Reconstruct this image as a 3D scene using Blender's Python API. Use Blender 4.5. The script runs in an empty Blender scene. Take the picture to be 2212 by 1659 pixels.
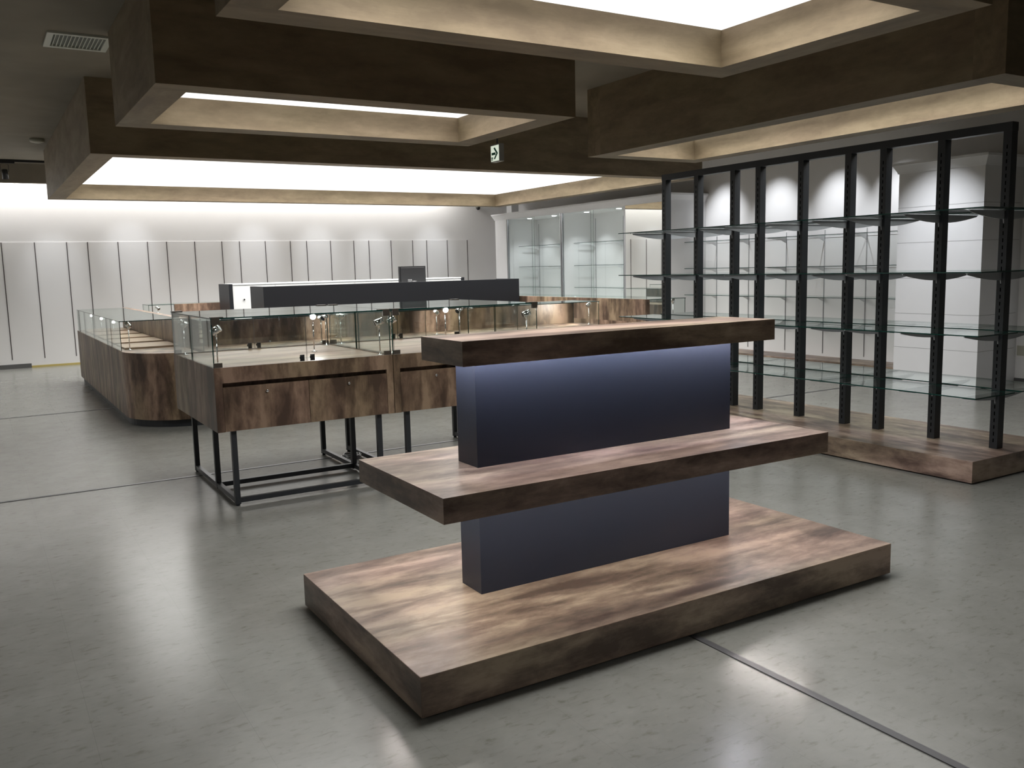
import bpy, bmesh, math, random
from mathutils import Vector, Matrix, Euler
random.seed(7)
sc = bpy.context.scene
COL = sc.collection

# ------------------------------------------------------------------ camera
W, H = 2212, 1659
FPX = 1904.93
yaw, pitch, roll = 0.542767180, -0.131114152, -0.0242897179
cam_d = bpy.data.cameras.new('camera'); cam = bpy.data.objects.new('camera', cam_d); COL.objects.link(cam)
fw = Vector((math.sin(yaw)*math.cos(pitch), math.cos(yaw)*math.cos(pitch), math.sin(pitch)))
rt = Vector((math.cos(yaw), -math.sin(yaw), 0)); up = rt.cross(fw)
r2 = rt*math.cos(roll) + up*math.sin(roll); u2 = -rt*math.sin(roll) + up*math.cos(roll)
m = Matrix((r2, u2, -fw)).transposed().to_4x4(); m.translation = Vector((0, 0, 1.5))
cam.matrix_world = m
cam_d.sensor_fit = 'HORIZONTAL'; cam_d.sensor_width = 36; cam_d.lens = FPX/W*36
cam_d.clip_start = 0.05; cam_d.clip_end = 100
sc.camera = cam
# ------------------------------------------------------------------ world and exposure
sc.view_settings.view_transform = 'Standard'; sc.view_settings.look = 'None'
sc.view_settings.gamma = 1; sc.view_settings.use_curve_mapping = False
sc.view_settings.exposure = 0.33
world = bpy.data.worlds.new('world'); sc.world = world; world.use_nodes = True
world.node_tree.nodes['Background'].inputs[0].default_value = (0.9, 0.93, 1, 1)
world.node_tree.nodes['Background'].inputs[1].default_value = 0.05
sc.cycles.max_bounces = 10; sc.cycles.diffuse_bounces = 4; sc.cycles.glossy_bounces = 5
sc.cycles.transmission_bounces = 6; sc.cycles.transparent_max_bounces = 40
sc.cycles.use_denoising = True; sc.cycles.caustics_reflective = False; sc.cycles.caustics_refractive = False
sc.cycles.sample_clamp_indirect = 4.0
# light levels (emission strengths)
L_PANEL, L_COVE, L_SHELF, L_PUCK, L_WALLSPOT, L_DOWN = 1.2, 10.5, 190.0, 12.0, 42.0, 11.0

# ------------------------------------------------------------------ materials
def newmat(name):
    mt = bpy.data.materials.new(name); mt.use_nodes = True
    nt = mt.node_tree; b = nt.nodes['Principled BSDF']
    return mt, nt, b
def L(nt, a, b): nt.links.new(a, b)
def simple(name, col, rough=0.5, metal=0.0, spec=0.5, noise=0.0, nscale=8):
    mt, nt, b = newmat(name)
    b.inputs['Base Color'].default_value = (*col, 1); b.inputs['Roughness'].default_value = rough
    b.inputs['Metallic'].default_value = metal; b.inputs['Specular IOR Level'].default_value = spec
    tc = nt.nodes.new('ShaderNodeTexCoord'); n = nt.nodes.new('ShaderNodeTexNoise')
    n.inputs['Scale'].default_value = nscale; L(nt, tc.outputs['Object'], n.inputs['Vector'])
    mr = nt.nodes.new('ShaderNodeMapRange'); k = noise or 0.03
    mr.inputs['To Min'].default_value = 1-k; mr.inputs['To Max'].default_value = 1+k
    L(nt, n.outputs['Fac'], mr.inputs['Value'])
    mx = nt.nodes.new('ShaderNodeMix'); mx.data_type = 'RGBA'; mx.blend_type = 'MULTIPLY'; mx.inputs['Factor'].default_value = 1
    mx.inputs[6].default_value = (*col, 1); L(nt, mr.outputs['Result'], mx.inputs[7]); L(nt, mx.outputs[2], b.inputs['Base Color'])
    return mt
def emit(name, col, strength):
    mt = bpy.data.materials.new(name); mt.use_nodes = True; nt = mt.node_tree
    nt.nodes.remove(nt.nodes['Principled BSDF']); e = nt.nodes.new('ShaderNodeEmission')
    e.inputs[0].default_value = (*col, 1); e.inputs[1].default_value = strength
    L(nt, e.outputs[0], nt.nodes['Material Output'].inputs[0]); return mt
def ramp(nt, stops):
    r = nt.nodes.new('ShaderNodeValToRGB'); e = r.color_ramp.elements
    while len(e) < len(stops): e.new(0.5)
    for i, (p, c) in enumerate(stops): e[i].position = p; e[i].color = (*c, 1)
    return r
def wood(name, axis, dark, mid, light, rough=0.4, contrast=1.0, blotch=1.0, bump=0.15, spec=0.4, rnd=7.0, hue_amt=1.0):
    """laminate with grain along one axis (0 x, 1 y, 2 z)"""
    mt, nt, b = newmat(name)
    tc = nt.nodes.new('ShaderNodeTexCoord'); oi = nt.nodes.new('ShaderNodeObjectInfo')
    mul = nt.nodes.new('ShaderNodeMath'); mul.operation = 'MULTIPLY'; mul.inputs[1].default_value = rnd
    L(nt, oi.outputs['Random'], mul.inputs[0])
    add = nt.nodes.new('ShaderNodeVectorMath'); add.operation = 'ADD'
    L(nt, tc.outputs['Object'], add.inputs[0]); L(nt, mul.outputs[0], add.inputs[1])
    def nz(s_al, s_ac, detail, rgh=0.55, dist=0.0):
        mp = nt.nodes.new('ShaderNodeMapping'); s = [s_ac]*3; s[axis] = s_al
        mp.inputs['Scale'].default_value = s; L(nt, add.outputs[0], mp.inputs[0])
        n = nt.nodes.new('ShaderNodeTexNoise'); n.inputs['Scale'].default_value = 1; n.inputs['Detail'].default_value = detail
        n.inputs['Roughness'].default_value = rgh; n.inputs['Distortion'].default_value = dist
        L(nt, mp.outputs[0], n.inputs['Vector']); return n
    big = nz(1.5*blotch, 7*blotch, 3, 0.5, 0.5); fine = nz(10, 150, 3, 0.6); pat = nz(0.8*blotch, 3.0*blotch, 1)
    mot = nz(7*blotch, 17*blotch, 6, 0.68, 0.3)
    a = nt.nodes.new('ShaderNodeMath'); a.operation = 'MULTIPLY_ADD'; a.inputs[1].default_value = 0.10
    L(nt, fine.outputs['Fac'], a.inputs[0]); L(nt, big.outputs['Fac'], a.inputs[2])
    a2 = nt.nodes.new('ShaderNodeMath'); a2.operation = 'MULTIPLY_ADD'; a2.inputs[1].default_value = 0.55
    L(nt, mot.outputs['Fac'], a2.inputs[0]); L(nt, a.outputs[0], a2.inputs[2])
    s = nt.nodes.new('ShaderNodeMath'); s.operation = 'SUBTRACT'; s.inputs[1].default_value = 0.325; L(nt, a2.outputs[0], s.inputs[0])
    c = 0.165/contrast
    rp = ramp(nt, [(0.5-c, dark), (0.5, mid), (0.5+c, light)]); L(nt, s.outputs[0], rp.inputs[0])
    h = hue_amt
    hue = ramp(nt, [(0.38, (1+0.06*h, 1-0.03*h, 1.0)), (0.60, (1.0, 1.0, 1-0.08*h))]); L(nt, pat.outputs['Fac'], hue.inputs[0])
    mx = nt.nodes.new('ShaderNodeMix'); mx.data_type = 'RGBA'; mx.blend_type = 'MULTIPLY'; mx.inputs['Factor'].default_value = 1
    L(nt, rp.outputs[0], mx.inputs[6]); L(nt, hue.outputs[0], mx.inputs[7]); L(nt, mx.outputs[2], b.inputs['Base Color'])
    b.inputs['Roughness'].default_value = rough; b.inputs['Specular IOR Level'].default_value = spec
    bp = nt.nodes.new('ShaderNodeBump'); bp.inputs['Strength'].default_value = bump; bp.inputs['Distance'].default_value = 0.002
    L(nt, fine.outputs['Fac'], bp.inputs['Height']); L(nt, bp.outputs[0], b.inputs['Normal'])
    return mt
def glass(name, tint=(0.975, 0.99, 0.984)):
    mt = bpy.data.materials.new(name); mt.use_nodes = True; nt = mt.node_tree
    nt.nodes.remove(nt.nodes['Principled BSDF'])
    t = nt.nodes.new('ShaderNodeBsdfTransparent'); t.inputs[0].default_value = (*tint, 1)
    g = nt.nodes.new('ShaderNodeBsdfGlossy'); g.inputs['Roughness'].default_value = 0.0; g.inputs[0].default_value = (0.96, 1, 0.98, 1)
    geo = nt.nodes.new('ShaderNodeNewGeometry'); mr = nt.nodes.new('ShaderNodeMapRange')
    mr.inputs['To Min'].default_value = 1.5; mr.inputs['To Max'].default_value = 1/1.5
    L(nt, geo.outputs['Backfacing'], mr.inputs['Value'])
    f = nt.nodes.new('ShaderNodeFresnel'); L(nt, mr.outputs[0], f.inputs['IOR'])
    mx = nt.nodes.new('ShaderNodeMixShader'); L(nt, f.outputs[0], mx.inputs[0]); L(nt, t.outputs[0], mx.inputs[1]); L(nt, g.outputs[0], mx.inputs[2])
    L(nt, mx.outputs[0], nt.nodes['Material Output'].inputs[0]); return mt

def floor_mat():
    mt, nt, b = newmat('floor_vinyl')
    tc = nt.nodes.new('ShaderNodeTexCoord')
    def nz(sc_, d, r=0.6, dist=0.0, st=(1, 1, 1)):
        mp = nt.nodes.new('ShaderNodeMapping'); mp.inputs['Scale'].default_value = st; L(nt, tc.outputs['Object'], mp.inputs[0])
        n = nt.nodes.new('ShaderNodeTexNoise'); n.inputs['Scale'].default_value = sc_; n.inputs['Detail'].default_value = d
        n.inputs['Roughness'].default_value = r; n.inputs['Distortion'].default_value = dist; L(nt, mp.outputs[0], n.inputs['Vector']); return n
    a = nz(4.5, 6, 0.65, 0.3); fl = nz(28, 5, 0.62, 0.4, (0.6, 1.3, 1)); fine = nz(60, 3, 0.6)
    r1 = ramp(nt, [(0.3, (0.215, 0.217, 0.198)), (0.5, (0.238, 0.240, 0.222)), (0.7, (0.262, 0.263, 0.246))]); L(nt, a.outputs['Fac'], r1.inputs[0])
    r2_ = ramp(nt, [(0.30, (0.76, 0.75, 0.70)), (0.44, (0.99, 0.99, 0.985)), (0.6, (1.01, 1.01, 1.0)), (0.75, (1.07, 1.06, 1.05))]); L(nt, fl.outputs['Fac'], r2_.inputs[0])
    m1 = nt.nodes.new('ShaderNodeMix'); m1.data_type = 'RGBA'; m1.blend_type = 'MULTIPLY'; m1.inputs['Factor'].default_value = 1
    L(nt, r1.outputs[0], m1.inputs[6]); L(nt, r2_.outputs[0], m1.inputs[7])
    mp = nt.nodes.new('ShaderNodeMapping'); mp.inputs['Location'].default_value = (-0.21, -0.09, 0); L(nt, tc.outputs['Object'], mp.inputs[0])
    br = nt.nodes.new('ShaderNodeTexBrick'); br.inputs['Color1'].default_value = (1, 1, 1, 1); br.inputs['Color2'].default_value = (0.975, 0.975, 0.975, 1)
    br.inputs['Mortar'].default_value = (0.8, 0.8, 0.8, 1); br.inputs['Scale'].default_value = 1; br.inputs['Mortar Size'].default_value = 0.0008
    br.inputs['Mortar Smooth'].default_value = 0.3; br.inputs['Brick Width'].default_value = 0.457; br.inputs['Row Height'].default_value = 0.457
    br.offset = 0.0; br.inputs['Bias'].default_value = 0.0; L(nt, mp.outputs[0], br.inputs['Vector'])
    m2 = nt.nodes.new('ShaderNodeMix'); m2.data_type = 'RGBA'; m2.blend_type = 'MULTIPLY'; m2.inputs['Factor'].default_value = 1
    L(nt, m1.outputs[2], m2.inputs[6]); L(nt, br.outputs[0], m2.inputs[7]); L(nt, m2.outputs[2], b.inputs['Base Color'])
    b.inputs['Roughness'].default_value = 0.23
    b.inputs['Specular IOR Level'].default_value = 0.5
    bp = nt.nodes.new('ShaderNodeBump'); bp.inputs['Strength'].default_value = 0.03; bp.inputs['Distance'].default_value = 0.002
    L(nt, fine.outputs['Fac'], bp.inputs['Height']); L(nt, bp.outputs[0], b.inputs['Normal'])
    return mt

M = {}
M['floor'] = floor_mat()
M['wall'] = simple('wall_paper', (0.76, 0.752, 0.752), 0.75, noise=0.02, nscale=3)
M['paint'] = simple('white_paint', (0.75, 0.75, 0.76), 0.5, noise=0.02)
M['whitegloss'] = simple('white_laminate', (0.68, 0.69, 0.69), 0.35)
M['groove'] = simple('groove_metal', (0.06, 0.05, 0.05), 0.5)
M['ceiling'] = simple('ceiling_paper', (0.235, 0.205, 0.160), 0.8, noise=0.22, nscale=2.5)
FD, FM, FLt = (0.168, 0.127, 0.078), (0.215, 0.166, 0.103), (0.266, 0.210, 0.134)
M['frame_x'] = wood('beam_wood_along', 0, FD, FM, FLt, 0.65, 0.8, 1.0, rnd=3, hue_amt=0.3)
M['frame_y'] = wood('beam_wood_across', 1, FD, FM, FLt, 0.65, 0.8, 1.0, rnd=3, hue_amt=0.3)
WD, WM, WL = (0.095, 0.066, 0.053), (0.215, 0.160, 0.125), (0.38, 0.300, 0.235)
M['wood_x'] = wood('walnut_grain_lengthwise', 0, WD, WM, WL, 0.38, 1.0)
M['wood_y'] = wood('walnut_grain_crosswise', 1, WD, WM, WL, 0.38, 1.0)
CD, CM, CL = (0.066, 0.043, 0.029), (0.158, 0.108, 0.073), (0.29, 0.210, 0.145)
M['wood_z'] = wood('walnut_grain_upright', 2, CD, CM, CL, 0.42, 1.1, 0.9)
M['deck'] = wood('deck_wood', 0, (0.20, 0.14, 0.10), (0.31, 0.23, 0.165), (0.40, 0.31, 0.23), 0.35, 0.8)
M['panel'] = simple('navy_panel', (0.017, 0.021, 0.032), 0.42, spec=0.35)
M['charcoal'] = simple('charcoal_laminate', (0.0105, 0.0115, 0.0145), 0.42, spec=0.35)
M['steel'] = simple('charcoal_steel', (0.022, 0.025, 0.029), 0.42, spec=0.45)
M['black'] = simple('black_plastic', (0.012, 0.012, 0.013), 0.4)
M['slot'] = simple('slot_black', (0.002, 0.002, 0.002), 0.8, spec=0.0)
M['grey'] = simple('grey_bracket_steel', (0.42, 0.44, 0.47), 0.4, 0.0)
M['alu'] = simple('brushed_aluminium', (0.45, 0.46, 0.48), 0.3, 1.0)
M['chrome'] = simple('chrome', (0.82, 0.83, 0.84), 0.08, 1.0)
M['bronze'] = simple('bronze_hinge', (0.10, 0.085, 0.07), 0.35, 0.4)
M['strip'] = simple('floor_joint_metal', (0.12, 0.12, 0.128), 0.35, 0.3)
M['base_grey'] = simple('grey_vinyl_base', (0.10, 0.10, 0.10), 0.5)
M['yellow'] = simple('yellow_tape', (0.50, 0.40, 0.13), 0.6)
M['beige'] = simple('beige_plastic', (0.46, 0.45, 0.37), 0.45)
M['glass'] = glass('clear_glass')
M['edge'] = simple('green_glass_edge', (0.004, 0.045, 0.035), 0.15)
M['mirror'] = simple('mirror_silver', (0.86, 0.88, 0.86), 0.0, 1.0, noise=0.001)
M['lp'] = emit('luminous_panel', (1.0, 0.985, 0.95), L_PANEL)
M['cove'] = emit('cove_tube', (1.0, 0.985, 0.96), L_COVE)
M['led'] = emit('led_strip_cool', (0.84, 0.86, 1.0), L_SHELF); M['led2'] = emit('led_strip_neutral', (1.0, 0.965, 0.94), L_SHELF*0.55)
M['puck'] = emit('puck_lens', (0.95, 0.98, 1.0), L_PUCK)
M['lamp_on'] = emit('lamp_lens_lit', (1, 1, 1), 40.0)
M['sign_face'] = emit('sign_face_lit', (0.82, 0.90, 0.74), 0.62)
M['sign_green'] = simple('sign_green', (0.0, 0.14, 0.085), 0.5)
M['text'] = simple('pale_print', (0.35, 0.35, 0.35), 0.5)

# ------------------------------------------------------------------ mesh helpers
class MB:
    def __init__(s): s.bm = bmesh.new(); s.mi = 0
    def box(s, x0, x1, y0, y1, z0, z1, mi=0, edge=None, xf=None, yf=None):
        if x1 < x0: x0, x1 = x1, x0
        if y1 < y0: y0, y1 = y1, y0
        if z1 < z0: z0, z1 = z1, z0
        v = [s.bm.verts.new(p) for p in ((x0,y0,z0),(x1,y0,z0),(x1,y1,z0),(x0,y1,z0),(x0,y0,z1),(x1,y0,z1),(x1,y1,z1),(x0,y1,z1))]
        dx, dy, dz = x1-x0, y1-y0, z1-z0
        fs = [((0,3,2,1), dz), ((4,5,6,7), dz), ((0,1,5,4), dy), ((2,3,7,6), dy), ((1,2,6,5), dx), ((3,0,4,7), dx)]
        t = min(dx, dy, dz)
        for idx, th in fs:
            f = s.bm.faces.new([v[i] for i in idx]); f.material_index = mi if (edge is None or th == t) else edge
            if xf is not None and idx in ((1,2,6,5), (3,0,4,7)): f.material_index = xf
            if yf is not None and idx in ((0,1,5,4), (2,3,7,6)): f.material_index = yf
        return s
    def prism(s, pts, z0, z1, mi=0):
        """vertical prism of a counter-clockwise outline"""
        a = [s.bm.verts.new((x, y, z0)) for x, y in pts]; b = [s.bm.verts.new((x, y, z1)) for x, y in pts]
        s.bm.faces.new(a[::-1]).material_index = mi; s.bm.faces.new(b).material_index = mi
        n = len(pts)
        for i in range(n):
            j = (i+1) % n; s.bm.faces.new((a[i], a[j], b[j], b[i])).material_index = mi
        return s
    def extrude(s, prof, p0, p1, ax):
        """prism of a profile of 3D points, from offset p0 to p1 on axis ax"""
        a = []; b = []
        for p in prof:
            q = list(p); q[ax] = p0; a.append(s.bm.verts.new(q)); q = list(p); q[ax] = p1; b.append(s.bm.verts.new(q))
        s.bm.faces.new(a[::-1]); s.bm.faces.new(b); n = len(prof)
        for i in range(n):
            j = (i+1) % n; s.bm.faces.new((a[i], a[j], b[j], b[i]))
        return s
    def tube(s, pts, r, seg=12, mi=0, r_end=None):
        pts = [Vector(p) for p in pts]; rings = []; n = len(pts); ref = None
        for i, p in enumerate(pts):
            d = (pts[min(i+1, n-1)] - pts[max(i-1, 0)]).normalized()
            if ref is None: ref = Vector((0, 0, 1)) if abs(d.z) < 0.9 else Vector((1, 0, 0))
            u = d.cross(ref).normalized(); v = d.cross(u).normalized(); ref = u.cross(d).normalized() if False else ref
            rr = r if r_end is None else r + (r_end-r)*i/(n-1)
            rings.append([s.bm.verts.new(p + rr*(math.cos(2*math.pi*k/seg)*u + math.sin(2*math.pi*k/seg)*v)) for k in range(seg)])
        for i in range(n-1):
            for k in range(seg):
                f = s.bm.faces.new((rings[i][k], rings[i][(k+1) % seg], rings[i+1][(k+1) % seg], rings[i+1][k])); f.material_index = mi; f.smooth = True
        s.bm.faces.new(rings[0][::-1]).material_index = mi; s.bm.faces.new(rings[-1]).material_index = mi
        return s
    def lathe(s, c, axis, prof, seg=24, mi=0):
        """prof: list of (distance along axis, radius)"""
        c = Vector(c); d = Vector(axis).normalized(); ref = Vector((0, 0, 1)) if abs(d.z) < 0.9 else Vector((1, 0, 0))
        u = d.cross(ref).normalized(); v = d.cross(u).normalized(); rings = []
        for t, r in prof:
            rings.append([s.bm.verts.new(c + d*t + max(r, 1e-5)*(math.cos(2*math.pi*k/seg)*u + math.sin(2*math.pi*k/seg)*v)) for k in range(seg)])
        for i in range(len(prof)-1):
            for k in range(seg):
                f = s.bm.faces.new((rings[i][k], rings[i][(k+1) % seg], rings[i+1][(k+1) % seg], rings[i+1][k])); f.material_index = mi; f.smooth = True
        s.bm.faces.new(rings[0][::-1]).material_index = mi; s.bm.faces.new(rings[-1]).material_index = mi
        return s
def wloc(o):
    v = Vector((0, 0, 0))
    while o is not None: v += o.location; o = o.parent
    return v
def obj(name, mb, mat, parent=None, loc=None, bevel=0.0, label=None):
    """link one mesh object; vertices are given in room coordinates"""
    bm = mb.bm
    bmesh.ops.recalc_face_normals(bm, faces=bm.faces)
    if bevel:
        bmesh.ops.bevel(bm, geom=[e for e in bm.edges], offset=bevel, segments=1, affect='EDGES', profile=0.5)
    me = bpy.data.meshes.new(name)
    o = bpy.data.objects.new(name, me); COL.objects.link(o)
    if parent is not None: o.parent = parent; off = wloc(parent)
    elif loc is not None: o.location = loc; off = Vector(loc)
    else: off = Vector((0, 0, 0))
    bmesh.ops.translate(bm, verts=bm.verts, vec=-off)
    bm.to_mesh(me); bm.free()
    for mm in (mat if isinstance(mat, (list, tuple)) else [mat]): me.materials.append(mm)
    if label: o['label'] = label
    return o
def tag(o, label, cat, group=None, kind=None):
    o['label'] = label; o['category'] = cat
    if group: o['group'] = group
    if kind: o['kind'] = kind
    return o
def thing(name, label, cat, loc, group=None):
    o = bpy.data.objects.new(name, None); COL.objects.link(o); o.location = loc; o.empty_display_size = 0.1
    return tag(o, label, cat, group)
def struct(name, mb, mat, parent=None, bevel=0.0):
    o = obj(name, mb, mat, parent, bevel=bevel); o['kind'] = 'structure'; return o
def dup(root, loc, label, group=None):
    r = root.copy(); COL.objects.link(r); r.location = loc; r['label'] = label
    if group: r['group'] = group
    for ch in list(root.children):
        c = ch.copy(); COL.objects.link(c); c.parent = r
        for g in list(ch.children):
            d = g.copy(); COL.objects.link(d); d.parent = c
    return r
def box(*a, **k): return MB().box(*a, **k)
GL = [M['glass'], M['edge']]
def pane(name, parent, *a, label=None): return obj(name, MB().box(*a, edge=1), GL, parent, label=label)
def light(name, kind, loc, energy, color=(1, 1, 1), target=None, parent=None, **k):
    d = bpy.data.lights.new(name, kind); d.energy = energy; d.color = color
    for a, v in k.items(): setattr(d, a, v)
    o = bpy.data.objects.new(name, d); COL.objects.link(o)
    off = wloc(parent) if parent is not None else Vector((0, 0, 0))
    o.location = Vector(loc) - off
    if target is not None: o.rotation_euler = (Vector(target) - Vector(loc)).to_track_quat('-Z', 'Y').to_euler()
    if parent is not None: o.parent = parent
    return o

# ------------------------------------------------------------------ room shell
XR, YB, XL, YF, ZC = 10.375, 17.14, -5.0, -4.0, 3.36
struct('floor', box(XL, XR+0.2, YF, YB+0.2, -0.1, 0), M['floor'])
struct('ceiling', box(XL, XR+0.2, YF, YB+0.2, ZC, ZC+0.1), M['ceiling'])
struct('wall_back', box(XL, XR+0.2, YB, YB+0.2, 0, ZC), M['wall'])
struct('wall_right', box(XR, XR+0.2, YF, YB, 0, ZC), M['wall'])
struct('wall_left', box(XL-0.2, XL, YF, YB, 0, ZC), M['wall'])
struct('wall_front', box(XL, XR+0.2, YF-0.2, YF, 0, ZC), M['ceiling'])
# panelled lower part of the back wall with its dark slotted rails
g = MB()
pat = [0.49, 0.49, 0.327]
xs = [0.457]; i = 0
while xs[-1] < 9.0: xs.append(xs[-1] + pat[(i) % 3]); i += 1
k = 0; x = xs[0]
while x > XL + 0.7: x -= pat[(2-k) % 3]; xs.insert(0, x); k += 1
for x in xs: g.box(x-0.007, x+0.007, YB-0.014, YB-0.006, 0.15, 2.12)
w = box(XL, XR-0.06, YB-0.010, YB, 0.0, 2.122)
struct('trim_1', w, M['wall'])
struct('trim_2', g, M['groove'])
struct('baseboard_back', box(XL, 0.735, YB-0.022, YB-0.0101, 0, 0.075), M['base_grey'])
tag(obj('masking_tape', box(0.735, 9.5, YB-0.0145, YB-0.0101, 0.0, 0.035), M['yellow']), 'yellow masking tape strip along the foot of the white back wall', 'tape')
# light cove in front of the back wall
struct('trim_3', MB().box(XL, XR, YB-0.55, YB-0.45, 3.055, ZC), M['ceiling'])
tag(obj('cove_light', box(XL+0.5, 8.9, YB-0.43, YB-0.05, ZC-0.035, ZC-0.01), M['cove']), 'long white light strip hidden in the cove above the back wall', 'light')
# right wall: engaged column with crown moulding, pier with mirror
XF_ = 9.60
def crown(mb, x0, y0, y1, ztop, ends=(True, True)):
    # profile stepping out from the face at x0
    pr = [(0.0, -0.125), (0.012, -0.125), (0.018, -0.105), (0.055, -0.035), (0.062, -0.03), (0.062, 0.0), (0.0, 0.0)]
    a = y0 - (0.062 if ends[0] else 0); b = y1 + (0.062 if ends[1] else 0)
    rings = []
    for d, z in pr:
        ya = y0 - (d if ends[0] else 0); yb = y1 + (d if ends[1] else 0)
        rings.append([mb.bm.verts.new((XR, ya, ztop+z)), mb.bm.verts.new((x0-d, ya, ztop+z)), mb.bm.verts.new((x0-d, yb, ztop+z)), mb.bm.verts.new((XR, yb, ztop+z))])
    n = len(rings)
    for i in range(n-1):
        for q in range(3):
            mb.bm.faces.new((rings[i][q], rings[i][q+1], rings[i+1][q+1], rings[i+1][q]))
    mb.bm.faces.new(rings[-2]); return mb
c = MB().box(XF_, XR, 5.75, 6.81, 0.012, 2.60)
struct('wall_column', c, M['paint'])
struct('trim_4', crown(MB(), XF_, 5.75, 6.81, 2.622), M['paint'])
jt = MB()
for z in (0.43, 0.84, 1.26, 1.68, 2.095): jt.box(XF_-0.0012, XR-0.05, 5.75-0.0012, 6.81+0.0012, z-0.002, z+0.002)
struct('trim_5', jt, simple('joint_grey', (0.30, 0.30, 0.30), 0.8))  # thin joint lines in plain mid grey
struct('baseboard_right', box(XR-0.012, XR, YF, 5.75, 0, 0.075), M['base_grey'])
struct('wall_pier', MB().box(XF_, XR, 10.91, 12.05, 0.0, 2.60), M['paint'])
struct('trim_6', crown(MB(), XF_, 10.91, 16.45, 2.622), M['paint'])
struct('wall_header', MB().box(XF_, XR, 12.06, 16.40, 2.512, 2.60), M['paint'])
struct('wall_endpier', MB().box(XF_, XR, 15.99, 16.45, 0.0, 2.512), M['paint'])
t = thing('wall_mirror', 'tall mirror with thin grey edge on the white pier beside the glass showcases', 'mirror', (XF_, 11.48, 0.0))
obj('mirror_panel', box(XF_-0.012, XF_-0.002, 10.93, 12.03, 0.10, 2.50), M['mirror'], t)
obj('mirror_frame', MB().box(XF_-0.014, XF_-0.001, 12.03, 12.042, 0.09, 2.51).box(XF_-0.014, XF_-0.001, 10.918, 10.93, 0.09, 2.51).box(XF_-0.014, XF_-0.001, 10.93, 12.03, 2.50, 2.51), M['alu'], t)
struct('wall_cornerpost', MB().box(10.20, 10.374, 16.75, 16.96, 2.0, ZC), M['paint'])

# ------------------------------------------------------------------ ceiling light frames
def light_frame(name, label, x0, x1, y0, y1, zb=2.66, th=0.22, zl=2.875, k=1.0):
    t = thing(name, label, 'ceiling light', (x0, y0, zb), 'hanging wooden box beams round luminous panels')
    e = 0.0
    for n, a in (('beam_near', (x0, x1, y0, y0+th)), ('beam_far', (x0, x1, y1-th, y1))):
        obj('beam', MB().box(*a, zb, ZC-0.001), M['frame_x'], t)
    for a in ((x0, x0+th, y0+th, y1-th), (x1-th, x1, y0+th, y1-th)):
        obj('beam', MB().box(*a, zb, ZC-0.001), M['frame_y'], t)
    al = light('panel_light', 'AREA', ((x0+x1)/2, (y0+y1)/2, zl-0.004), k*L_DOWN*(x1-x0-2*th-0.3)*(y1-y0-2*th-0.3), (1.0, 0.985, 0.955), None, t, shape='RECTANGLE', size=x1-x0-2*th-0.3, size_y=y1-y0-2*th-0.3, spread=math.radians(150))
    obj('luminous_panel', MB().box(x0+th+0.001, x1-th-0.001, y0+th+0.001, y1-th-0.001, zl, zl+0.02), M['lp'], t, label='bright white luminous panel')
    return t
light_frame('ceiling_light', 'wooden box beam light hanging nearest, over the tiered display stand', 1.045, 4.17, 2.50, 4.25, k=1.8)
light_frame('ceiling_light', 'wooden box beam light over the glass display cases, showing a thin bright slit', 1.05, 4.16, 5.83, 7.60)
light_frame('ceiling_light', 'largest wooden box beam light, wide white panel near the back wall', 1.05, 8.78, 9.31, 14.86, k=1.0)
light_frame('ceiling_light', 'long wooden box beam light above the black shelving rack on the right', 5.78, 7.32, 3.36, 7.88, k=1.5)
light_frame('ceiling_light', 'unseen box beam light added behind the viewpoint as weak fill', 1.045, 4.17, -2.6, -0.2, k=0.12)  # added unseen frame, dim fill for faces turned to the camera
light_frame('ceiling_light', 'unseen box beam light added at the far left as side fill', -4.3, -2.3, 4.5, 12.5, k=0.35)  # out-of-view frame added to brighten the left-facing sides

# ------------------------------------------------------------------ tiered display stand
def tiered_stand():
    t = thing('tiered_display_stand', 'three-tier wood display stand with dark navy centre panel under the nearest ceiling light', 'display stand', (2.387, 3.16, 0))
    def slab(name, x0, x1, y0, y1, z0, z1, lip):
        mb = MB()
        if lip:
            w_ = 0.02; d = 0.055
            mb.box(x0, x1, y0, y1, z0+d, z1, xf=1)
            for a in ((x0, x1, y0, y0+w_), (x0, x1, y1-w_, y1), (x0, x0+w_, y0+w_, y1-w_), (x1-w_, x1, y0+w_, y1-w_)):
                mb.box(*a, z0, z0+d, xf=1)
            o = obj(name, mb, [M['wood_x'], M['wood_y']], t)
            s = MB(); e = 0.022; wd = 0.006; ef = 0.030
            zc = z0+d-0.006
            s.box(x0+e, x1-e, y0+ef, y0+ef+wd, zc, zc+0.005); s.box(x0+e, x1-e, y1-ef-wd, y1-ef, zc, zc+0.005)
            s.box(x0+e, x0+e+wd, y0+ef+wd, y1-ef-wd, zc, zc+0.005); s.box(x1-e-wd, x1-e, y0+ef+wd, y1-ef-wd, zc, zc+0.005)
            obj('led_strip', s, M['led' if z0 > 1 else 'led2'], o, label='lit LED strip under the shelf')
        else:
            mb.box(x0, x1, y0, y1, z0, z1, xf=1); o = obj(name, mb, [M['wood_x'], M['wood_y']], t, bevel=0.0012)
        return o
    slab('base_platform', 1.154, 3.62, 2.548, 3.77, 0.012, 0.157, False)
    obj('kick_plate', box(1.19, 3.585, 2.583, 3.735, 0, 0.012), M['black'], t)
    slab('shelf', 1.356, 3.391, 2.74, 3.545, 0.598, 0.694, True)
    slab('shelf', 1.579, 3.285, 2.98, 3.345, 1.126, 1.224, True)
    obj('centre_panel', box(1.691, 3.102, 3.089, 3.257, 0.157, 0.653), M['panel'], t, bevel=0.001, label='dark navy centre panel')
    obj('centre_panel', box(1.691, 3.102, 3.089, 3.257, 0.694, 1.181), M['panel'], t, bevel=0.001, label='dark navy centre panel')
tiered_stand()

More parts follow.
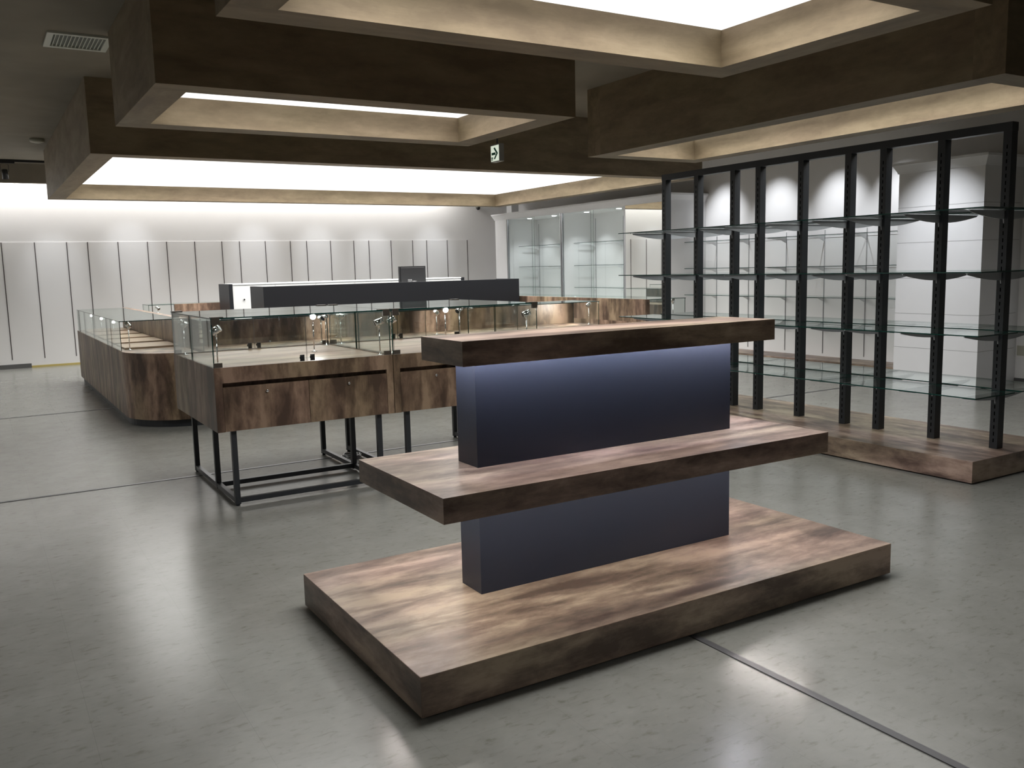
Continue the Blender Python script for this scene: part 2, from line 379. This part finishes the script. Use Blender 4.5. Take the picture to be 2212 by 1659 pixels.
# ------------------------------------------------------------------ black gondola rack
def gondola():
    t = thing('shelving_rack', 'black steel double-sided shelving rack with glass shelves on a wood platform', 'shelving rack', (6.075, 5.22, 0))
    obj('base_platform', box(5.53, 6.62, 3.31, 7.13, 0.010, 0.155, yf=1), [M['wood_y'], M['wood_x']], t, bevel=0.0012)
    obj('kick_plate', box(5.56, 6.59, 3.34, 7.10, 0, 0.010), M['black'], t)
    ys = [3.474, 3.951, 4.428, 4.749, 5.221, 5.699, 6.008, 6.489, 6.956]
    for y in ys:
        u = obj('upright', box(6.04, 6.11, y-0.029, y+0.029, 0.155, 2.333), M['steel'], t)
        s = MB()
        for q in range(43):
            z = 0.20 + q*0.048
            s.box(6.0392, 6.0401, y-0.0035, y+0.0035, z, z+0.026); s.box(6.1099, 6.1108, y-0.0035, y+0.0035, z, z+0.026)
        sl_ = obj('slot_row', s, M['slot'], u); sl_['kind'] = 'stuff'
    obj('top_rail', box(6.038, 6.112, 3.444, 6.986, 2.333, 2.391), M['steel'], t)
    for z in (1.808, 1.393, 0.976, 0.563):
        for sgn in (-1, 1):
            x0, x1 = (5.572, 6.032) if sgn < 0 else (6.118, 6.578)
            for a, b in ((3.335, 4.598), (4.602, 5.868), (5.872, 7.105)):
                pane('glass_shelf', t, x0, x1, a, b, z, z+0.008)
            for y in ys:
                root = 6.04 if sgn < 0 else 6.11; tip = 5.64 if sgn < 0 else 6.51
                yy = y + 0.006; b = MB(); zt = z - 0.002
                pr = [(root, y, zt), (tip, y, zt), (tip, y, zt-0.012)]
                for q in range(1, 7):
                    f = q/6; pr.append((tip+(root-tip)*f*0.985, y, zt-0.012-0.045*math.sin(f*math.pi/2)))
                pr.append((root, y, zt-0.085))
                b.extrude(pr, y-0.0035, y+0.0035, 1)
                b.box(min(root, tip), max(root, tip), y-0.011, y+0.011, zt-0.003, zt)
                obj('bracket', b, M['grey'], t)
    return t
gondola()

# ------------------------------------------------------------------ showcase lamps
LAMPS = []
def case_lamp(parent, x, y, z0, h, aim, lit=False, s=1.3):
    """lamp on a thin post; aim is the direction the head points"""
    p = MB().tube([(x, y, z0), (x, y, z0+h-0.03*s)], 0.0035*s, 10).lathe((x, y, z0), (0, 0, 1), [(0, 0.016*s), (0.004, 0.016*s), (0.005, 0.006*s)])
    o = obj('lamp_post', p, M['chrome'], parent)
    d = Vector(aim).normalized(); c = Vector((x, y, z0+h))
    q = MB().lathe(c - d*0.024*s, d, [(u_*s, v_*s) for u_, v_ in ((0, 0.016), (0.002, 0.0185), (0.012, 0.0185), (0.0121, 0.0165), (0.016, 0.0165), (0.0161, 0.0185), (0.046, 0.0185), (0.048, 0.0165))])
    q.tube([(x, y, z0+h-0.034*s), tuple(c)], 0.005*s, 10)
    obj('lamp_head', q, M['chrome'], o)
    le = MB().lathe(c + d*0.0242*s, d, [(0, 0.0160*s), (0.0015, 0.0155*s)], 20)
    obj('lens', le, M['lamp_on'] if lit else M['black'], o, label='lit lens' if lit else None)
    return o

# ------------------------------------------------------------------ leg display cases
def display_case(x0, label):
    x1 = x0 + 1.225; y0, ym, y1 = 5.708, 6.36, 7.01; zb, zt, zg = 0.50, 0.915, 1.231
    t = thing('display_case', label, 'display case', (x0, y0, 0), 'glass display cases on black steel legs')
    # steel base frame
    lx = (x0+0.091, x1-0.091-0.034); ly = (y0+0.028, ym-0.017-0.08, y1-0.028-0.034)
    for a in lx:
        for b in ly: obj('leg', MB().box(a, a+0.034, b, b+0.034, 0.012, zb), M['steel'], t)
    fr = MB()
    for a in lx: fr.box(a+0.002, a+0.032, ly[0]+0.034, ly[2], 0.020, 0.052)
    for b in ly[:2]: fr.box(lx[0]+0.034, lx[1], b+0.002, b+0.032, 0.020, 0.052)
    for a in lx:
        for b in (ly[0], ly[2]): fr.lathe((a+0.017, b+0.017, 0), (0, 0, 1), [(0, 0.014), (0.0125, 0.014)], 14)
    obj('base_frame', fr, M['steel'], t)
    # wooden body: sides, fascia, recessed groove, drawer fronts
    e = 0.0015
    bd = MB().box(x0+e, x0+0.022, y0, y1, zb, zt).box(x1-0.022, x1-e, y0, y1, zb, zt).box(x0+0.022, x1-0.022, y0+0.045, y1-0.045, zb+0.012, zt-0.021)
    bd.box(x0+0.022, x1-0.022, y0, y0+0.022, zt-0.100, zt).box(x0+0.022, x1-0.022, y1-0.022, y1, zb, zt)
    bd.box(x0+0.022, x0+0.050, y0, y0+0.022, zb, zt-0.10).box(x1-0.050, x1-0.022, y0, y0+0.022, zb, zt-0.10)
    bd.box(x0+0.022, x1-0.022, y0+0.022, y1-0.022, zb, zb+0.012)
    obj('cabinet_body', bd, M['wood_z'], t)
    xm = (x0+x1)/2
    for a, b in ((x0+0.052, xm-0.0015), (xm+0.0015, x1-0.052)):
        d = obj('drawer_front', box(a, b, y0+0.001, y0+0.020, zb+0.002, zt-0.128), M['wood_z'], t)
        cxk = (a+b)/2
        obj('lock', MB().lathe((cxk, y0+0.002, zt-0.172), (0, -1, 0), [(0, 0.009), (0.010, 0.009), (0.011, 0.007), (0.012, 0.002)]), M['chrome'], d)
    dk = MB().box(x0+0.022, x1-0.022, y0+0.022, ym-0.0015, zt-0.02, zt-0.004).box(x0+0.022, x1-0.022, ym+0.0015, y1-0.022, zt-0.02, zt-0.004)
    dk = obj('deck', dk, M['deck'], t)
    # glass box
    gi = 0.006; gt = 0.007; gz = zt
    tp = zg - 0.008
    for a, b in ((y0+0.004, ym-0.002), (ym+0.002, y1-0.004)):
        pane('glass_top', t, x0+0.003, x1-0.003, a, b, tp, zg)
        pane('side_glass', t, x0+gi, x0+gi+gt, a+0.012, b-0.001, gz, tp)
        pane('side_glass', t, x1-gi-gt, x1-gi, a+0.012, b-0.001, gz, tp)
    for fy, sg in ((y0+gi, -1), (y1-gi-gt, 1)):
        for j, (a, b) in enumerate(((x0+0.015, xm-0.002), (xm+0.002, x1-0.015))):
            g_ = pane('glass_door', t, a, b, fy, fy+gt, gz+0.003, tp-0.003)
            lx_ = xm - 0.035 if j == 0 else xm + 0.035
            s = -1 if sg < 0 else 1; yo = fy-0.010 if sg < 0 else fy+gt
            lk = MB().box(lx_-0.014, lx_+0.014, yo, yo+0.010, gz+0.004, gz+0.046)
            lk.lathe((lx_-0.006, yo+(0 if sg < 0 else 0.010), gz+0.028), (0, s, 0), [(-0.001, 0.014), (0.006, 0.014), (0.007, 0.011)])
            obj('lock', lk, M['black'], g_)
            hx = x0+0.009 if j == 0 else x1-0.009-0.05
            hb = MB().box(hx, hx+0.05, fy-0.004, fy+gt+0.004, tp-0.034, zg+0.0002).box(hx-(0.025 if j else 0), hx+(0.05 if j else 0.075), fy-0.004, fy+0.05, zg+0.0002, zg+0.005)
            obj('hinge', hb, M['bronze'], g_)
            obj('hinge', MB().box(hx, hx+0.05, fy-0.004, fy+gt+0.004, gz+0.002, gz+0.030), M['bronze'], g_)
    for a, b, c_, d_, lit, hh in ((x0+0.065, 5.86, (-0.7, 0.35, -0.45), 1, False, 0.235), (x0+1.17, 5.80, (-0.9, 0.2, -0.35), 1, False, 0.235),
                              (x0+0.065, 6.90, (0.7, -0.2, -0.5), 1, False, 0.235), (x0+1.165, 6.90, (-0.8, -0.3, -0.5), 1, False, 0.235)):
        case_lamp(t, a, b, zt-0.004, hh, c_, lit)
    return t
dc = display_case(1.246, 'left of the two glass display cases on black steel legs, full front visible')
d2 = dup(dc, (1.246+1.227, 5.708, 0), 'right glass display case on black legs, half hidden behind the tiered stand')
# one lit lamp in the middle of each case
for root in (dc, d2):
    bx = root.location.x
    lo = case_lamp(root, bx+0.90 if root is dc else bx+0.78, 6.42, 0.911, 0.27, (-0.25, -1.0, -0.28), True)
    light('lamp_beam', 'SPOT', (bx+(0.90 if root is dc else 0.78), 6.37, 1.168), 3.0, (1, 1, 0.98), (bx+0.72, 6.0, 0.915), root, spot_size=1.5, spot_blend=0.7, shadow_soft_size=0.015)

# ------------------------------------------------------------------ low counters (island)
def counter_glass(t, segs, z0, z1):
    for a in segs: pane('side_glass', t, *a, z0, z1)
def left_counter():
    t = thing('display_counter', 'low wood counter with rounded corner and glass top, left of the leg cases', 'display counter', (1.235, 9.15, 0), 'low glass-topped counters of the sales island')
    x0 = 1.235; yf = 9.12; r = 0.62; yb = 14.25; xi = 1.86
    zt = 0.745; zg = 1.053
    arc = [(x0 + r - r*math.cos(a), yf + r - r*math.sin(a)) for a in [math.pi/2*q/14 for q in range(15)]]
    out = [(x0, yb)] + arc + [(xi, yf), (xi, yb)]
    obj('counter_body', MB().prism(out[::1], 0.075, zt), M['wood_z'], t)
    ins = 0.03
    arc2 = [(x0+ins + (r)*(1-math.cos(a)), yf+ins + r - r*math.sin(a)) for a in [math.pi/2*q/14 for q in range(15)]]
    obj('kick_plate', MB().prism([(x0+ins, yb-ins)] + arc2 + [(xi-0.002, yf+ins), (xi-0.002, yb-ins)], 0, 0.075), M['steel'], t)
    # decks inside
    dk = MB()
    for q in range(5):
        a = 9.95 + q*0.86; dk.box(x0+0.06, xi-0.03, a, a+0.66, zt+0.0, zt+0.022)
    obj('display_platform', dk, M['deck'], t)
    obj('back_board', box(xi-0.02, xi+0.055, 9.80, yb-0.1, zt, zg), M['wood_z'], t)
    pane('glass_top', t, x0+0.002, xi-0.022, 9.80, 14.10, zg-0.008, zg)
    ys = [9.812, 11.21, 12.95, 14.03, 14.10]
    for a, b in ((9.812, 10.9), (10.904, 12.2), (12.204, 13.2), (13.204, 14.10)): pane('side_glass', t, x0+0.004, x0+0.011, a, b, zt, zg-0.008)
    pane('front_glass', t, x0+0.004, xi-0.022, 9.803, 9.810, zt, zg-0.008)
    case_lamp(t, x0+0.10, 9.90, zt, 0.26, (0.5, 0.4, -0.6))
    for y in (11.0, 12.1, 13.2): case_lamp(t, x0+0.09, y, zt, 0.25, (0.1, -1, -0.05), True, 1.0)
left_counter()
def run_counter(name, label, x0, x1, y0, y1, front, board, zt=0.745, zg=1.045, lamps=()):
    """front: side with glass; board: box of the wooden back board"""
    t = thing(name, label, 'display counter', (x0, y0, 0), 'low glass-topped counters of the sales island')
    obj('counter_body', box(x0, x1, y0, y1, 0.075, zt), M['wood_z'], t)
    obj('kick_plate', box(x0+0.03, x1-0.03, y0+0.03, y1-0.03, 0, 0.075), M['steel'], t)
    obj('back_board', box(*board, zt, zg), M['wood_z'], t)
    gx0, gx1, gy0, gy1 = front
    pane('glass_top', t, gx0, gx1, gy0, gy1, zg-0.008, zg)
    counter_glass(t, ((gx0+0.003, gx0+0.010, gy0+0.011, gy1-0.002), (gx1-0.010, gx1-0.003, gy0+0.011, gy1-0.002)), zt, zg-0.008)
    n = max(1, round((gx1-gx0)/1.25)) if gx1-gx0 > gy1-gy0 else 1
    for q in range(n):
        a = gx0+0.003 + (gx1-gx0-0.006)*q/n; b = gx0+0.003 + (gx1-gx0-0.006)*(q+1)/n - 0.003
        pane('front_glass', t, a, b, gy0+0.003, gy0+0.010, zt, zg-0.008)
    for a in lamps:
        case_lamp(t, *a)
        light('lamp_beam', 'SPOT', (a[0]+0.03*(1 if a[4][0] > 0 else -1), a[1]+0.03, a[2]+a[3]-0.02), 22.0, (1, 0.95, 0.91), (a[0]+a[4][0], a[1]+0.5, a[2]), t, spot_size=2.3, spot_blend=1.0, shadow_soft_size=0.02)  # spot added at each dark-lensed lamp to brighten the back board
    return t
run_counter('display_counter', 'low wood counter running behind the leg cases, its lit board seen through glass', 1.925, 6.90, 9.12, 9.84,
            (1.925, 6.90, 9.20, 9.78), (1.925, 6.90, 9.78, 9.84), lamps=((6.80, 9.30, 0.745, 0.26, (-0.6, 0.2, -0.5)), (4.6, 9.30, 0.745, 0.26, (0.6, 0.3, -0.5)), (3.2, 9.30, 0.745, 0.26, (0.6, 0.3, -0.5))))
run_counter('display_counter', 'low wood counter before the white showcases, plain board side facing the camera', 7.50, 8.20, 9.0, 13.9,
            (7.57, 8.20, 9.0, 13.9), (7.50, 7.57, 9.0, 13.9), lamps=((8.08, 9.12, 0.745, 0.26, (0.5, 0.6, -0.5)), (8.08, 10.2, 0.745, 0.26, (0.5, 0.6, -0.5)), (8.08, 11.4, 0.745, 0.26, (0.5, 0.6, -0.5))))
t = run_counter('display_counter', 'low wood counter at the rear of the island, left of the dark cash desk', 2.25, 6.6, 14.35, 15.0,
            (2.25, 6.6, 14.40, 14.95), (2.62, 6.6, 14.34, 14.40), zg=1.068, lamps=((2.45, 14.8, 0.745, 0.26, (0.4, -0.6, -0.5)),))

# ------------------------------------------------------------------ cash desks
t = thing('cash_desk', 'long dark charcoal cash desk with a monitor standing on it', 'cash desk', (3.345, 12.0, 0))
obj('front_panel', box(3.345, 7.415, 12.0, 12.04, 0.0, 1.326), M['charcoal'], t, bevel=0.001)
obj('side_panel', box(3.345, 3.385, 12.04, 12.66, 0.0, 1.326), M['charcoal'], t)
obj('side_panel', box(7.375, 7.415, 12.04, 12.66, 0.0, 1.326), M['charcoal'], t)
obj('worktop', box(3.385, 7.375, 12.04, 12.66, 1.24, 1.28), M['whitegloss'], t)
t = thing('back_counter', 'white drawer counter with dark end panels standing behind the cash desk', 'counter', (3.18, 13.2, 0))
obj('end_panel', box(3.18, 3.235, 13.2, 13.82, 0.0, 1.360), M['charcoal'], t, label='dark grey end panel')
obj('end_panel', box(7.02, 7.075, 13.2, 13.82, 0.0, 1.360), M['charcoal'], t, label='dark grey end panel')
b = MB()
for q in range(6):
    a = 3.235 + q*0.6308; b.box(a+0.002, a+0.6288, 13.215, 13.235, 0.08, 1.335)
obj('drawer_front', b, M['whitegloss'], t)
obj('cabinet_body', box(3.235, 7.02, 13.235, 13.82, 0.0, 1.345), M['whitegloss'], t)
obj('worktop', box(3.235, 7.02, 13.205, 13.82, 1.345, 1.362), M['whitegloss'], t)
b = MB()
for q in range(6):
    a = 3.235 + (q+0.25)*0.6308; b.tube([(a, 13.214, 1.13), (a, 13.19, 1.13)], 0.012, 12)
obj('handle', b, M['chrome'], t)
# monitor seen from behind
mo = thing('monitor', 'black flat monitor seen from behind, standing on the dark cash desk', 'monitor', (5.72, 12.4, 1.28))
obj('housing', MB().box(5.515, 5.965, 12.38, 12.40, 1.285, 1.560).box(5.545, 5.935, 12.362, 12.38, 1.30, 1.54), M['black'], mo, bevel=0.002)
obj('stand', MB().box(5.69, 5.79, 12.40, 12.46, 1.281, 1.42).box(5.62, 5.86, 12.36, 12.55, 1.2801, 1.288), M['black'], mo)
tx = MB(); random.seed(3)
for row, (zz, hh) in enumerate(((1.345, 0.016), (1.325, 0.014))):
    a = 5.655
    while a < (5.72 if row == 0 else 5.80):
        wch = random.choice((0.006, 0.008, 0.010)); tx.box(a, a+0.002, 12.3612, 12.3621, zz, zz+hh); tx.box(a+0.002, a+wch*0.7, 12.3612, 12.3621, zz+(0 if random.random() < .5 else hh-0.003), zz+(0.003 if random.random() < .5 else hh)); a += wch+0.003
obj('printed_label', tx, M['text'], mo)

# ------------------------------------------------------------------ built-in white showcases
def showcase(y0, y1, label, pucks):
    t = thing('glass_showcase', label, 'showcase', (XF_, y0, 0), 'white built-in showcases with glass doors')
    zt = 2.512
    obj('cabinet_body', MB().box(10.33, 10.37, y0, y1, 0.0, zt-0.001).box(XF_+0.03, 10.33, y0, y1, 0.0, 0.40).box(XF_+0.03, 10.33, y0, y0+0.02, 0.40, zt-0.001).box(XF_+0.03, 10.33, y1-0.02, y1, 0.40, zt-0.001).box(XF_+0.0, 10.33, y0+0.02, y1-0.02, zt-0.02, zt-0.001), M['paint'], t)
    obj('door_frame', MB().box(XF_-0.001, XF_+0.03, y0-0.001, y0+0.028, 0.0, zt-0.001).box(XF_-0.001, XF_+0.03, y1-0.028, y1+0.001, 0.0, zt-0.001), M['alu'], t)
    ym = (y0+y1)/2
    pane('glass_door', t, XF_+0.004, XF_+0.010, y0+0.028, ym+0.03, 0.40, zt-0.02)
    pane('glass_door', t, XF_+0.018, XF_+0.024, ym-0.03, y1-0.028, 0.40, zt-0.02)
    st = MB()
    for y in (y0+0.10, ym, y1-0.10): st.box(10.322, 10.3301, y-0.007, y+0.007, 0.45, 2.40)
    obj('shelf_standard', st, M['alu'], t)
    for z in (1.93, 1.505, 1.09, 0.68):
        pane('glass_shelf', t, 9.86, 10.31, y0+0.03, ym-0.002, z, z+0.008); pane('glass_shelf', t, 9.86, 10.31, ym+0.002, y1-0.03, z, z+0.008)
        for y in (y0+0.10, ym, y1-0.10):
            obj('bracket', MB().extrude([(10.32, y, z-0.001), (9.95, y, z-0.001), (9.95, y, z-0.010), (10.2, y, z-0.028), (10.32, y, z-0.075)], y-0.003, y+0.003, 1), M['paint'], t)
    for y in pucks:
        obj('downlight', MB().lathe((9.88, y, zt-0.0205), (0, 0, -1), [(0, 0.045), (0.004, 0.045), (0.005, 0.040)]), M['puck'], t)
        light('downlight_beam', 'SPOT', (9.88, y, zt-0.04), 30.0, (0.95, 0.98, 1.0), (10.05, y, 0.6), t, spot_size=1.7, spot_blend=0.9, shadow_soft_size=0.04)
    return t
showcase(13.99, 15.97, 'farther white built-in showcase with sliding glass doors, beside the back wall', (15.52, 14.62))
showcase(12.06, 13.97, 'nearer white built-in showcase with sliding glass doors, beside the mirror', (13.54, 12.57))

# ------------------------------------------------------------------ wall shelving in the recess
t = thing('wall_shelving', 'glass wall shelves on metal standards behind the black rack, wood shelf below', 'wall shelving', (XR, 8.86, 0))
tr = [10.65, 9.955, 9.21, 8.515, 7.822, 7.08]
for y in tr: obj('shelf_standard', box(XR-0.008, XR, y-0.005, y+0.005, 0.17, 1.92), M['alu'], t)
for z in (1.835, 1.412, 0.988, 0.565):
    for a, b in ((9.585, 10.90), (8.17, 9.581), (6.85, 8.166)): pane('glass_shelf', t, 9.90, 10.355, a, b, z, z+0.008)
    for y in tr: obj('bracket', MB().extrude([(10.363, y, z-0.001), (9.97, y, z-0.001), (9.97, y, z-0.010), (10.25, y, z-0.026), (10.363, y, z-0.075)], y-0.003, y+0.003, 1), M['paint'], t)
obj('wooden_shelf', box(9.88, XR, 6.83, 10.89, 0.085, 0.128), M['wood_y'], t, label='walnut wood bottom shelf')
obj('kick_plate', box(9.97, XR, 6.83, 10.89, 0.0, 0.085), M['paint'], t)

# ------------------------------------------------------------------ ceiling fittings
t = thing('exit_sign', 'small lit exit sign with green arrow hanging between the ceiling lights', 'sign', (4.93, 8.37, 2.64))
obj('housing', MB().box(4.90, 4.96, 8.27, 8.45, 2.63, 2.815), simple('sign_grey', (0.30, 0.30, 0.28), 0.5), t, bevel=0.003)
obj('pipe', MB().tube([(4.93, 8.36, 2.81), (4.93, 8.36, ZC)], 0.008), M['steel'], t)
f = obj('sign_face', box(4.8975, 4.8999, 8.277, 8.443, 2.637, 2.800), M['sign_face'], t)
def sgn(y, z): return (4.8968, 8.443-0.166*y, 2.637+0.163*z)
ar = MB()
def flat(pts):
    ar.extrude([sgn(*p) for p in pts], 4.8962, 4.8974, 0)
flat([(0.10, 0.40), (0.60, 0.40), (0.60, 0.56), (0.10, 0.56)])
flat([(0.36, 0.84), (0.52, 0.88), (0.90, 0.48), (0.70, 0.48)])
flat([(0.70, 0.4801), (0.90, 0.4801), (0.52, 0.12), (0.36, 0.14)])
flat([(0.05, 0.05), (0.09, 0.05), (0.09, 0.28), (0.05, 0.28)])
flat([(0.13, 0.05), (0.17, 0.05), (0.17, 0.28), (0.13, 0.28)])
flat([(0.21, 0.05), (0.25, 0.05), (0.25, 0.28), (0.21, 0.28)])
flat([(0.09, 0.20), (0.30, 0.20), (0.30, 0.24), (0.09, 0.24)])
obj('arrow', ar, M['sign_green'], f)
# air vent
t = thing('ceiling_vent', 'white slatted air vent in the dark ceiling, upper left', 'vent', (0.88, 8.2, ZC))
vx0, vx1, vy0, vy1 = 0.645, 1.105, 7.73, 8.21
fr = MB().box(vx0, vx1, vy0, vy0+0.045, ZC-0.016, ZC).box(vx0, vx1, vy1-0.045, vy1, ZC-0.016, ZC).box(vx0, vx0+0.045, vy0+0.045, vy1-0.045, ZC-0.016, ZC).box(vx1-0.045, vx1, vy0+0.045, vy1-0.045, ZC-0.016, ZC)
VG = simple('vent_grey', (0.62, 0.64, 0.58), 0.5); VD = simple('vent_duct_grey', (0.22, 0.23, 0.21), 0.7)  # pale frame and slats, darker grey sheet behind them
obj('frame', fr, VG, t)
sl = MB()
for q in range(13):
    a = vx0+0.060+q*0.0275; sl.box(a, a+0.006, vy0+0.045, vy1-0.045, ZC-0.012, ZC-0.002)
obj('slats', sl, VG, t)
obj('duct', box(vx0+0.045, vx1-0.045, vy0+0.045, vy1-0.045, ZC-0.0015, ZC-0.0001), VD, t)
tag(obj('smoke_detector', MB().lathe((0.90, 13.63, ZC), (0, 0, -1), [(0, 0.09), (0.035, 0.09), (0.045, 0.08), (0.05, 0.05), (0.055, 0.04)]), M['beige'], loc=(0.90, 13.63, ZC)), 'round white smoke detector on the ceiling at upper left', 'smoke detector')
t = thing('track_light', 'black ceiling track with one black spotlight at the left edge', 'track light', (0.3, 16.1, ZC))
obj('track', box(-1.6, 1.14, 16.07, 16.10, ZC-0.035, ZC), M['black'], t)
s = obj('spotlight', MB().box(0.48, 0.72, 16.065, 16.105, ZC-0.06, ZC-0.035).lathe((0.575, 16.085, ZC-0.20), (0.05, 0.25, -1), [(-0.05, 0.03), (-0.04, 0.042), (0.10, 0.045), (0.101, 0.038)]), M['black'], t)
obj('yoke', MB().tube([(0.52, 16.085, ZC-0.19), (0.52, 16.085, ZC-0.08), (0.575, 16.085, ZC-0.06), (0.63, 16.085, ZC-0.08), (0.63, 16.085, ZC-0.19)], 0.004), M['black'], s)
t = thing('dome_camera', 'small dark dome camera on the white back wall near the showcases', 'camera', (9.55, YB, 2.80))
obj('dome', MB().lathe((9.55, YB-0.06, 2.825), (0, 0, -1), [(0, 0.045), (0.02, 0.045), (0.045, 0.036), (0.06, 0.018), (0.063, 0.002)]), M['black'], t)
obj('mount', MB().box(9.51, 9.59, YB-0.10, YB, 2.825, 2.86), M['beige'], t)
tag(obj('wall_socket', MB().box(XR-0.010, XR, 5.635-0.02, 5.755-0.02-0.003, 0.34, 0.455), M['beige']), 'beige double wall socket low on the right wall beside the column', 'socket')
# floor joints
struct('trim_7', MB().box(XL, XR, 6.80, 6.83, 0.0, 0.003), M['strip'])
struct('trim_8', MB().box(XL, XR, 11.0, 11.03, 0.0, 0.003), M['strip'])
struct('trim_9', MB().box(2.356, 2.388, YF, 2.585, 0.0, 0.004), M['strip'])
# cables under the case
cb = MB(); pts = []
for q in range(60):
    a = q*0.55; pts.append((2.47+0.06*math.cos(a)*(1+0.2*math.sin(q)), 6.60+0.09*math.sin(a), 0.012+0.012*abs(math.sin(q*1.3))+0.0006*q))
cb.tube(pts, 0.004, 8)
tag(obj('power_cable', cb, simple('grey_cable', (0.35, 0.35, 0.35), 0.4), loc=(2.47, 6.60, 0)), 'grey power cable coiled on the floor under the leg cases', 'cable')
tag(obj('power_adapter', box(2.42, 2.52, 6.30, 6.36, 0.0, 0.035), M['black'], loc=(2.47, 6.33, 0), bevel=0.004), 'black power adapter on the floor beside the case legs', 'adapter')

# ------------------------------------------------------------------ spotlights on the walls
def wall_spot(x, y, tgt, e, size=0.75, label=None):
    t = thing('wall_spotlight', label, 'spotlight', (x, y, ZC), 'black spotlights washing the walls')
    obj('housing', MB().lathe((x, y, ZC-0.03), Vector(tgt)-Vector((x, y, ZC-0.03)), [(-0.03, 0.03), (0.0, 0.042), (0.10, 0.045), (0.101, 0.038)]), M['black'], t)
    d = (Vector(tgt)-Vector((x, y, ZC-0.03))).normalized(); p = Vector((x, y, ZC-0.03)) + d*0.115
    light('beam', 'SPOT', p, e, (0.93, 0.96, 1.0), tgt, t, spot_size=size, spot_blend=1.0, shadow_soft_size=0.03)
WHERE = ['left of the frame edge', 'above the grey skirting end', 'above the rounded counter', 'above the left end of the cash desk', 'above the middle of the cash desk', 'just right of the monitor', 'beside the glass showcases']
WH2 = ['next to the mirror pier', 'left of the middle of the glass wall shelves', 'right of the middle of the glass wall shelves', 'next to the white column']
for x, z in ((-1.2, 1.3), (1.22, 1.3), (2.45, 1.57), (4.66, 1.52), (5.92, 1.48), (7.05, 1.4), (8.43, 1.5)):
    wall_spot(x, 15.6, (x, YB, z+0.35), L_WALLSPOT, 0.62, 'black spotlight aimed at the grooved back wall %s' % WHERE.pop(0))
for y in (10.45, 9.35, 8.25, 7.3):
    wall_spot(9.25, y, (XR, y, 2.05), L_WALLSPOT*2.4, 0.85, 'black spotlight aimed at the right wall %s' % WH2.pop(0))
wall_spot(8.3, 6.2, (XF_, 6.25, 1.45), L_WALLSPOT*3.6, 0.95, 'black spotlight aimed at the white column')
wall_spot(9.2, 5.0, (XR, 4.6, 1.2), L_WALLSPOT*0.3, 0.9, 'black spotlight aimed at the right wall beyond the column')
